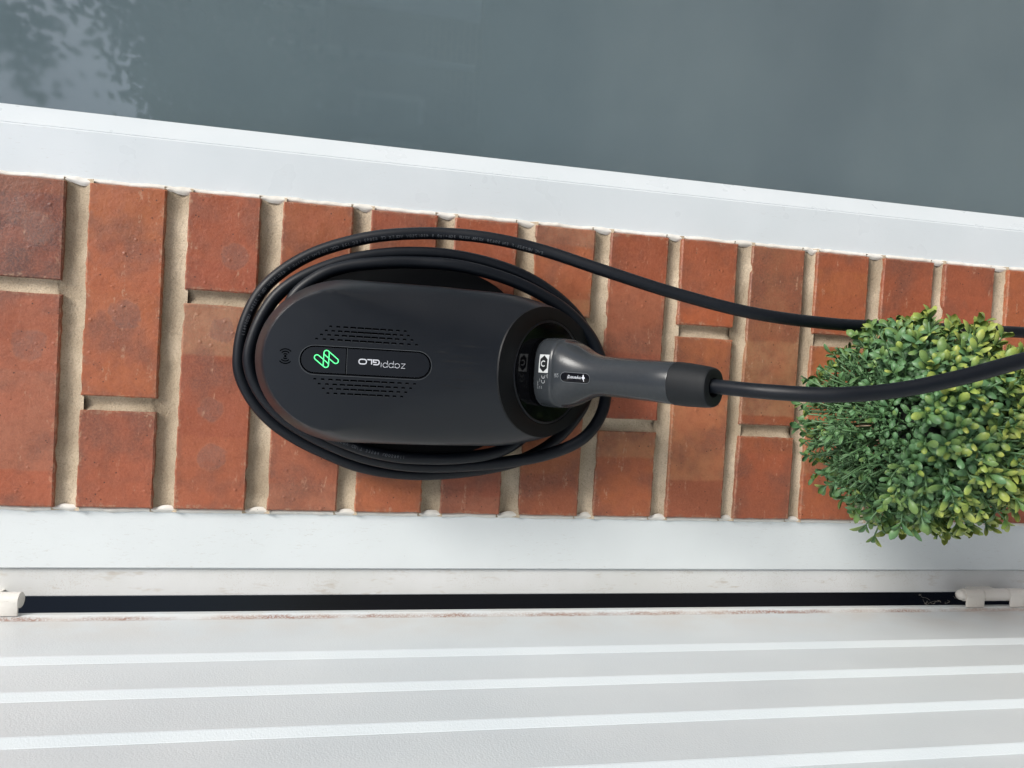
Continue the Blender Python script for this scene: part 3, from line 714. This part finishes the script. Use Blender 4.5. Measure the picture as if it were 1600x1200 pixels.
def build_cable():
    path = catmull(DROP+COIL, 10)
    c = tube("cable", path, CR, M_rubber, cable, 14)
    # faint sheath print along the outermost turn
    coil = catmull(COIL, 40); cum = [0.0]
    for a, b in zip(coil, coil[1:]): cum.append(cum[-1]+(b-a).length)
    def at(s):
        import bisect
        i = min(max(bisect.bisect(cum, s)-1, 0), len(coil)-2); t = (s-cum[i])/(cum[i+1]-cum[i])
        return coil[i].lerp(coil[i+1], t), (coil[i+1]-coil[i]).normalized()
    eye = Vector((0.164, -0.81, 1.423))
    def run(txt, s0, size, tilt, A):
        s = s0
        for ch in txt:
            if ch != ' ':
                v, f = text_geo(ch, size)
                vv = []
                for (x, y, z) in v:
                    p, t = at(s+x); out = (Vector((0.0, -1.0, 0.25))); out = (out-t*out.dot(t)).normalized(); lat = t.cross(out)
                    a = (y-size*0.35)/CR*1.0+tilt
                    vv.append(p+(out*math.cos(a)+lat*math.sin(a))*(CR+0.00012))
                A.add(vv, f)
            s += size*0.66
    A = Acc()
    s0 = next(cum[i] for i, p in enumerate(coil) if p.z > 1.248)
    run("EVC H07BZ5-F EN 50620 KEMA-KEUR 3G6+1x0.5 450/750V VOLEX CE 62893 IEC 123 CQC EU-EVU 3x6+1x0.5 450/750V GB/T 33594 U0059611", s0, 0.0044, TILT, A)
    o = obj("sheath_print", A.v, A.f, M_cableprint, c)
    A = Acc()
    k = next(i for i in range(len(coil)) if cum[i] > 2.2)
    i0 = min(range(len(coil)), key=lambda i: (coil[i]-Vector((0.0868, -0.0520, 1.4581))).length)
    run("450/750V GB/T 33594 U0059611", cum[i0], 0.0044, TILT*0.2, A)
    obj("sheath_print", A.v, A.f, M_cableprint, c)
TILT = -0.55
build_cable()

def build_plug():
    def C(s): return PD+PN*s+Vector((-0.0000-0.0050*(s/0.184)**2, 0, 0))
    def sect(s, a, b, off, ex, n=48):
        o = C(s)+PE*off; r = []
        for k in range(n):
            t = 2*math.pi*k/n; ct, st = math.cos(t), math.sin(t)
            r.append(o+Vector((1, 0, 0))*(a*math.copysign(abs(ct)**(2/ex), ct))+PE*(b*math.copysign(abs(st)**(2/ex), st)))
        return r
    def loft(name, secs, mat, parent, sharp=30):
        v = []; f = []; n = 48
        for q in secs: v += sect(*q)
        for r in range(len(secs)-1):
            for i in range(n): f.append((r*n+i, r*n+(i+1) % n, (r+1)*n+(i+1) % n, (r+1)*n+i))
        f.append(tuple(range(n-1, -1, -1))); f.append(tuple(range((len(secs)-1)*n, len(secs)*n)))
        bm = bmesh.new(); vs = [bm.verts.new(p) for p in v]
        for q in f: bm.faces.new([vs[i] for i in q])
        return from_bm(name, bm, mat, parent, True, sharp)
    plug = loft("plug", [(0.001,.0338,.0290,0,3.2),(0.0030,.0352,.0302,0,3.2),(0.0036,.0352,.0302,0,3.2),(0.0040,.0345,.0296,0,3.2),(0.0048,.0345,.0296,0,3.2),(0.0052,.0353,.0303,0,3.2),
                         (0.0120,.0354,.0303,0,3.1),(0.0200,.0350,.0300,0,3.0),(0.0225,.0346,.0298,0,2.9),(0.0238,.0340,.0292,0,2.8),(0.0242,.0337,.0288,0,2.8),(0.0250,.0334,.0289,0,2.7),(0.0275,.0330,.0288,0,2.6),
                         (0.0330,.0314,.0277,0.0002,2.5),(0.0400,.0283,.0258,.0004,2.4),(0.0480,.0245,.0236,.0006,2.3),(0.0560,.0214,.0219,.0006,2.25),(0.0640,.0198,.0208,.0005,2.2),(0.0720,.0192,.0201,.0004,2.2),
                         (0.0950,.0190,.0197,.0002,2.2),(0.1250,.0191,.0195,0,2.2),(0.1470,.0192,.0195,0,2.2),(0.1478,.0189,.0192,0,2.2)], M_plug, cable, 24)
    loft("end_cap", [(0.1481,.0188,.0191,0,2.2),(0.1486,.0194,.0197,0,2.2),(0.1600,.0193,.0196,0,2.2),(0.1770,.0181,.0184,0,2.3),(0.1822,.0173,.0176,0,2.3),(0.1838,.0165,.0168,0,2.3),(0.1843,.0152,.0155,0,2.3),(0.1840,.0085,.0086,0,2.2),(0.1780,.0078,.0078,0,2)], M_cap, plug, 35)
    # marks: project flat shapes onto the plug's upper side
    dg = bpy.context.evaluated_depsgraph_get(); pe = plug.evaluated_get(dg)
    def onto(s, x, lift):                                 # s along the plug, x sideways
        o = C(s)+Vector((x, 0, 0))+PE*0.08
        hit, loc, nrm, _ = pe.ray_cast(o, -PE); return (loc if hit else C(s)+PE*0.03)+PE*lift
    def grid_patch(name, s0, s1, x0, x1, lift, mat, par, n=8):
        v = [onto(s0+(s1-s0)*i/n, x0+(x1-x0)*j/n, lift) for j in range(n+1) for i in range(n+1)]
        f = [(j*(n+1)+i, j*(n+1)+i+1, (j+1)*(n+1)+i+1, (j+1)*(n+1)+i) for j in range(n) for i in range(n)]
        return obj(name, v, f, mat, par)
    lab = grid_patch("socket_type_label", 0.0085, 0.0205, -0.0005, 0.0175, 0.0002, M_labelwhite, plug)
    cs, cx = 0.0145, 0.0085
    hexa = [(cs, cx+0.0082), (cs+0.0046, cx+0.0044), (cs+0.0046, cx-0.0044), (cs, cx-0.0082), (cs-0.0046, cx-0.0044), (cs-0.0046, cx+0.0044)]
    v = [onto(cs, cx, 0.0004)]+[onto(a, b, 0.0004) for a, b in hexa]
    obj("hexagon", v, [(0, i+1, (i+1) % 6+1) for i in range(6)], M_bezel, lab)
    q, ff = stroke_geo(arc(cs, cx, 0.0026, 45, 315, 14), 0.0010); obj("letter", [onto(a, b, 0.0006) for a, b in q], ff, M_labelwhite, lab)
    # CE mark and small print, reading across from the garage side to the window side
    A = Acc()
    for cxx in (-0.0088, -0.0042):
        q, ff = stroke_geo([(0.0150-b, a) for a, b in arc(cxx, 0, 0.0020, 60, 300, 10)], 0.0006); A.add([onto(a, b, 0.0003) for a, b in q], ff)
    q, ff = stroke_geo([(0.0150, -0.0060), (0.0150, -0.0042)], 0.0006); A.add([onto(a, b, 0.0003) for a, b in q], ff)
    q, ff = stroke_geo([(0.0185, -0.0010), (0.0205, -0.0035), (0.0205, 0.0)][::-1], 0.00035, True); A.add([onto(a, b-0.002, 0.0003) for a, b in q], ff)
    def small(txt, size, s_base, x0, updown=False, bold=0.0):
        v, f = text_geo(txt, size, bold=bold)
        A.add([onto(s_base-y, x0+x, 0.0003) for x, y, z in v], [t[::-1] for t in f])
    small("EV-T2M3C", 0.0017, 0.0088, -0.0165); small("32A", 0.0016, 0.0112, -0.0165); small("250V", 0.0016, 0.0112, -0.0095); small("IP44", 0.0016, 0.0135, -0.0165)
    small("UK", 0.0030, 0.0300, -0.0042); small("CA", 0.0030, 0.0325, -0.0042)
    obj("approval_marks", A.v, A.f, M_markprint, plug)
    # name badge, a dark let-in pill that reads upwards
    pts = capsule(0.0395, -0.0032, 0.0610, -0.0032, 0.0048, 8)
    v = [onto(0.05, -0.0032, 0.0004)]+[onto(a, b, 0.0002) for a, b in pts]
    bd = obj("badge", v, [(0, i+1, (i+1) % len(pts)+1) for i in range(len(pts))], M_disc, plug)
    q, ff = stroke_geo(pts, 0.0005, True); obj("badge_rim", [onto(a, b, 0.0003) for a, b in q], ff, M_rim_highlight, bd)
    A = Acc()
    v, f = text_geo("myenergi", 0.0046); A.add([onto(0.0566-x*0.84, -0.0020-y, 0.0008) for x, y, z in v], [t for t in f])
    for k, (ds, dx) in enumerate(((0.0, 0.0015), (0.0010, 0.0004), (0.0, -0.0008), (-0.0009, 0.0004), (0.0004, -0.0024), (0.0001, 0.0028))):
        q = arc(0.0590+ds, -0.0032+dx, 0.00085 if k < 4 else 0.0006, 0, 360, 8)[:-1]
        A.add([onto(a, b, 0.0008) for a, b in q], [tuple(range(len(q)))])
    obj("badge_lettering", A.v, A.f, M_lettering, bd)
build_plug()

# ------------------------------------------------------------------ topiary ball
def build_topiary():
    C0 = Vector((0.1305, -0.165, 0.866)); rg = random.Random(21)
    top = empty("topiary_ball", "clipped green artificial boxwood ball in front of the bricks, top nearly bare", "plant", loc=(0, 0, 0))
    bm = bmesh.new(); bmesh.ops.create_icosphere(bm, subdivisions=3, radius=0.050, matrix=Matrix.Translation(C0))
    for v in bm.verts: v.co += (v.co-C0)*0.18*noise.noise(v.co*60)
    from_bm("core", bm, M_twig, top, True)
    tube("trunk", [Vector((C0.x, C0.y, C0.z-0.04)), Vector((C0.x, C0.y, 0.5)), Vector((C0.x, C0.y, 0.22))], 0.011, M_twig, top, 8)
    pot = []
    for r, z in ((0.0, 0.0), (0.085, 0.0), (0.115, 0.25), (0.122, 0.25), (0.122, 0.27), (0.108, 0.27), (0.104, 0.235), (0.0, 0.235)): pot.append((r, z))
    v = []; f = []
    for r, z in pot: v += [(C0.x+max(r, 1e-4)*math.cos(2*math.pi*k/24), C0.y+max(r, 1e-4)*math.sin(2*math.pi*k/24), z+0.002) for k in range(24)]
    for j in range(len(pot)-1):
        for k in range(24): f.append((j*24+k, j*24+(k+1) % 24, (j+1)*24+(k+1) % 24, (j+1)*24+k))
    obj("pot", v, f, simple("grey_pot", srgb(90, 92, 94), 0.6), top, True, 40)
    # leaf shapes: spoon-like, cupped; the tip end yellower by a varying amount
    def leaf_shape(L, W, cup):
        prof = [(0.0, 0.07), (0.22, 0.16), (0.45, 0.42), (0.68, 0.52), (0.86, 0.42), (1.0, 0.10)]
        v = []; f = []
        for t, w in prof:
            for sx in (-1, 0, 1):
                v.append((sx*w*W, -cup*(1-sx*sx*1.0)*w*1.6+cup*0.7*t*t, t*L))
        for i in range(len(prof)-1):
            for k in range(2): a = i*3+k; f.append((a, a+1, a+4, a+3))
        return v, f, [t for t, w in prof for _ in range(3)]
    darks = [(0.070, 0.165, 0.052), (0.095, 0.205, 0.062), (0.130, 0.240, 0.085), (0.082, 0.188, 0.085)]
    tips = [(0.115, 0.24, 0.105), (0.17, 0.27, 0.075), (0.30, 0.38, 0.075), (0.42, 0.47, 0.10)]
    variants = []
    for iv in range(16):
        L = [0.0140, 0.0125, 0.0155, 0.0135][iv % 4]; W = [0.0060, 0.0066, 0.0064, 0.0058][iv//4]
        v, f, tt = leaf_shape(L, W, 0.0035)
        me = bpy.data.meshes.new("leaf"); me.from_pydata(v, [], f); me.update()
        ca = me.color_attributes.new("leaf_colour", 'FLOAT_COLOR', 'POINT'); d, y = darks[iv % 4], tips[iv//4]
        cols = []
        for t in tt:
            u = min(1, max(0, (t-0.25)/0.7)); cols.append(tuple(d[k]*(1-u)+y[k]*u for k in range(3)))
        for i, c in enumerate(cols): ca.data[i].color = c+(1,)
        me.materials.append(M_leaf); me.shade_smooth(); variants.append((me, v, f, cols))
    stems = Acc(); leaves = []
    eye = Vector((0.164, -0.81, 1.423))
    n = 860; ga = math.pi*(3-5**0.5)
    for i in range(n):
        zz = 1-2*(i+0.5)/n; a = ga*i; rr = math.sqrt(1-zz*zz)
        d = Vector((rr*math.cos(a), rr*math.sin(a), zz))+Vector((rg.gauss(0, .08), rg.gauss(0, .08), rg.gauss(0, .08))); d.normalize()
        if d.y > 0.75: continue
        bare = min(1, max(0, (d.z+0.22*noise.noise(d*3)-0.64)/0.30))          # the crown has lost most leaves
        R = 0.0985*rg.uniform(0.93, 1.03)*(1+0.06*noise.noise(d*2.3))+0.018*max(0, d.z)**2
        bend = Vector((rg.gauss(0, 1), rg.gauss(0, 1), rg.gauss(0, 1)))*0.0065
        p0 = C0+d*0.04+Vector((rg.gauss(0, 1), rg.gauss(0, 1), rg.gauss(0, 1)))*0.012; p1 = C0+d*(R*0.8)+bend*0.5; p2 = C0+d*R+bend
        v, f = tube_geo([p0, p1, p2], lambda t: 0.0011-0.0003*t, 5); stems.add(v, f)
        levels = [0.55, 0.70, 0.82, 0.92, 1.0] if bare < 0.5 else [0.6, 0.7, 0.8, 0.9, 1.0]
        q = d.to_track_quat('Z', 'Y').to_matrix(); spin = rg.uniform(0, 6.28)
        for li, lv in enumerate(levels):
            base = p0.lerp(p1, lv/0.8) if lv < 0.8 else p1.lerp(p2, (lv-0.8)/0.2)
            cnt = 2 if li < len(levels)-1 else 3
            for k in range(cnt):
                ang = spin+li*1.57+k*2*math.pi/cnt+rg.gauss(0, .25); tilt = R_(rg.uniform(38, 68) if li < len(levels)-1 else rg.uniform(12, 48))
                ld = q @ Vector((math.cos(ang)*math.sin(tilt), math.sin(ang)*math.sin(tilt), math.cos(tilt)))
                if rg.random() < bare*0.62+0.03:
                    e = base+ld*rg.uniform(0.004, 0.009)
                    v, f = tube_geo([base, e, e+ld*0.0008], lambda t: 0.0007 if t < 0.6 else 0.0011, 4); stems.add(v, f); continue
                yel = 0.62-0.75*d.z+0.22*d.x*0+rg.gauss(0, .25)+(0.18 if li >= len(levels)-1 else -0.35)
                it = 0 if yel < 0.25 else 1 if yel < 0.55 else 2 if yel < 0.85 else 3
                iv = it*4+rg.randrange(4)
                zax = ld; yax = (d-ld*d.dot(ld)); yax = yax.normalized() if yax.length > 1e-4 else ld.orthogonal().normalized()
                yax = -yax; xax = yax.cross(zax)
                sc = rg.uniform(0.66, 1.25)*(1-0.30*bare)
                mt = Matrix.Translation(base) @ Matrix((xax, yax, zax)).transposed().to_4x4() @ Matrix.Scale(sc, 4)
                tip = base+zax*0.012
                vis = (tip-C0).length*max(0.0, d.dot((eye-C0).normalized()))*(1+0.3*(li >= len(levels)-1))*sc
                leaves.append((vis, iv, mt))
    st = obj("stems", stems.v, stems.f, M_stem, top, True); st["kind"] = "stuff"
    leaves.sort(key=lambda t: -t[0])
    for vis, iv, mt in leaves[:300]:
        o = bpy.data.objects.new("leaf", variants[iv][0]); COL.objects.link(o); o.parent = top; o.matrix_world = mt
    V = []; Fc = []; CL = []
    for vis, iv, mt in leaves[300:]:
        me, v, f, cols = variants[iv]; k = len(V)
        V += [tuple(mt @ Vector(p)) for p in v]; Fc += [tuple(i+k for i in q) for q in f]; CL += cols
    me = bpy.data.meshes.new("foliage"); me.from_pydata(V, [], Fc); me.update()
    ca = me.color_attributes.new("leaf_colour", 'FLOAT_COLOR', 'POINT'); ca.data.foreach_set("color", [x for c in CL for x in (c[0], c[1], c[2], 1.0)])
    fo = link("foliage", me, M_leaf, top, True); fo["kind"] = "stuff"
build_topiary()

# ------------------------------------------------------------------ behind the glass and behind the door gap
def build_inside():
    s = NT("grey_blind_cloth"); c = s.coord('Object')
    s.set(s.mix(s.ramp(s.noise(c, 3, 3), 0.3, 0.7), srgb(146, 157, 157), srgb(132, 144, 146)), 0.8)
    b = box("roller_blind", (0.385, 0.085, 0.17), (1.51, 0.087, 2.17), s.m); tag(b, "plain grey blind hanging behind the window glass", "blind")
    g = empty("garage_interior", "dark inside of the garage seen through the hinge gap", "room")
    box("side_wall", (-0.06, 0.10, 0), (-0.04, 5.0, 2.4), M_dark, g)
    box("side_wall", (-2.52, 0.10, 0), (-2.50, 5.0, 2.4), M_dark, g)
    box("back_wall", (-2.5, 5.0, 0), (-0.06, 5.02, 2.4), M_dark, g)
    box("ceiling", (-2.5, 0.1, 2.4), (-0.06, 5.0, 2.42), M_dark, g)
    backer = empty("gap_backing", "added dark navy cabinet standing just inside the garage behind the hinge gap", "backing")  # added so the view through the gap stays dark navy
    box("backing_body", (-0.70, 0.16, 0.01), (-0.065, 0.60, 2.1), M_dark, backer)
    box("backing_front", (-0.69, 0.150, 0.05), (-0.07, 0.1595, 2.08), simple("navy_gloss", (0.006, 0.008, 0.016, 1), 0.2), backer)
build_inside()

# ------------------------------------------------------------------ rest of this house front, and the street behind the camera
def wall_mat(name, a, b):
    s = NT(name); c = s.coord('Object')
    br = s.node("ShaderNodeTexBrick"); br.inputs['Scale'].default_value = 1.0; br.inputs['Brick Width'].default_value = 0.225; br.inputs['Row Height'].default_value = 0.0905
    br.inputs['Mortar Size'].default_value = 0.009; br.inputs['Color1'].default_value = a; br.inputs['Color2'].default_value = b; br.inputs['Mortar'].default_value = srgb(170, 152, 130)
    x, y, z = s.sep(c); cc = s.node("ShaderNodeCombineXYZ"); s.link(s.math('ADD', x, y), cc.inputs[0]); s.link(z, cc.inputs[1]); s.link(cc.outputs[0], br.inputs['Vector'])
    s.set(br.outputs[0], 0.85); return s.m
def build_front():
    fw = wall_mat("far_brickwork", srgb(158, 82, 60), srgb(140, 70, 52))
    u = box("upper_wall", (-2.6, 0.0, 2.262), (3.2, 0.3, 4.6), fw); tag(u, "brick wall above the window and garage door", "wall")
    r = box("side_wall", (1.553, 0.0, 0.0), (3.2, 0.3, 2.2615), fw); tag(r, "brick wall to the right of the window", "wall")
    d = empty("garage_door_closed", "closed second leaf of the white garage door", "door")
    box("door_leaf", (-2.48, 0.03, 0.04), (-1.23, 0.07, 2.16), M_door, d)
build_front()
def build_street():
    fw = wall_mat("pale_facade", srgb(136, 116, 104), srgb(126, 106, 94)); roof = simple("roof_tiles", srgb(84, 70, 66), 0.8)
    wh = simple("white_joinery", srgb(228, 230, 232), 0.5); gl = simple("dark_window", (0.02, 0.025, 0.03, 1), 0.1)
    h = empty("house", "brick house with gabled roof across the drive, mirrored in the glass", "house")
    x0, x1, y0, y1, he, hr = 1.8, 9.5, -16.0, -10.0, 3.3, 4.9
    v = [(x0,y1,0),(x1,y1,0),(x1,y0,0),(x0,y0,0),(x0,y1,he),(x1,y1,he),(x1,y0,he),(x0,y0,he),((x0+x1)/2,y1,hr),((x0+x1)/2,y0,hr)]
    obj("wall", v, [(0,1,5,8,4),(1,2,6,5),(2,3,7,9,6),(3,0,4,7)], fw, h)
    ov = 0.25; xm = (x0+x1)/2; k = (hr-he)/(xm-x0)
    obj("roof", [(x0-ov,y1+ov,he-ov*k+.05),(xm,y1+ov,hr+.05),(xm,y0-ov,hr+.05),(x0-ov,y0-ov,he-ov*k+.05),(x1+ov,y1+ov,he-ov*k+.05),(x1+ov,y0-ov,he-ov*k+.05)], [(0,1,2,3),(1,4,5,2)], roof, h)
    for (a, b, c, d) in ((2.6,3.8,2.25,3.15),(5.0,6.3,2.25,3.15),(7.4,8.6,2.25,3.15),(2.6,4.0,0.8,1.8),(7.2,8.8,0.8,1.8)):
        w = box("window", (a, y1-0.02, c), (b, y1+0.06, d), wh, h)
        for i in range(2):
            xa = a+0.08+i*(b-a-0.08)/2; box("pane", (xa, y1+0.0605, c+0.09), (xa+(b-a)/2-0.12, y1+0.07, d-0.09), gl, w)
    box("door", (5.2, y1-0.02, 0.05), (6.1, y1+0.05, 2.1), wh, h)
    for xx in (4.5, 6.8): tube("drainpipe", [Vector((xx, y1+0.08, 0.1)), Vector((xx, y1+0.08, 2.0)), Vector((xx, y1+0.08, he))], 0.05, wh, h, 8)
    rg = random.Random(5)
    for (tx, ty, th, tr, lab) in ((5.35, -8.2, 6.2, 1.45, "small leafy tree in front of the house mirrored in the glass"), (3.25, -9.3, 4.9, 1.1, "lower bushy tree beside the house mirrored in the glass")):
        t = empty("street_tree", lab, "tree", "trees across the drive", (tx, ty, 0))
        tube("trunk", [Vector((0, 0, 0)), Vector((0.05, 0, th*.35)), Vector((0, .05, th*.7))], lambda q: 0.17-0.10*q, simple("bark", (0.06, 0.045, 0.035, 1), 0.9), t, 8)
        A = Acc()
        for k in range(9):
            a = rg.uniform(0, 6.28); e = Vector((math.cos(a)*tr*.7, math.sin(a)*tr*.7, th*rg.uniform(.55, .9))); b = Vector((0, 0, th*rg.uniform(.3, .5)))
            vv, ff = tube_geo([b, b.lerp(e, .5)+Vector((0, 0, .2)), e], lambda q: 0.06-0.045*q, 6); A.add(vv, ff)
        obj("branches", A.v, A.f, simple("bark_two", (0.06, 0.045, 0.035, 1), 0.9), t)
        A = Acc(); cl = [(Vector((rg.gauss(0, tr*.40), rg.gauss(0, tr*.40), th*.66+rg.gauss(0, th*.10))), rg.uniform(.35, .8)) for _ in range(60)]
        for k in range(12000 if ty > -9 else 6000):
            c, r = rg.choice(cl); p = c+Vector((rg.gauss(0, r*.5), rg.gauss(0, r*.5), rg.gauss(0, r*.4)))
            a = Vector((rg.gauss(0, 1), rg.gauss(0, 1), rg.gauss(0, 1))).normalized(); b = a.orthogonal().normalized(); s_ = rg.uniform(.055, .10)
            A.add([p-a*s_, p+b*s_*.6, p+a*s_, p-b*s_*.6], [(0, 1, 2, 3)])
        cr = obj("crown", A.v, A.f, simple("tree_leaves", (0.045, 0.09, 0.03, 1), 0.6), t); cr["kind"] = "stuff"
build_street()
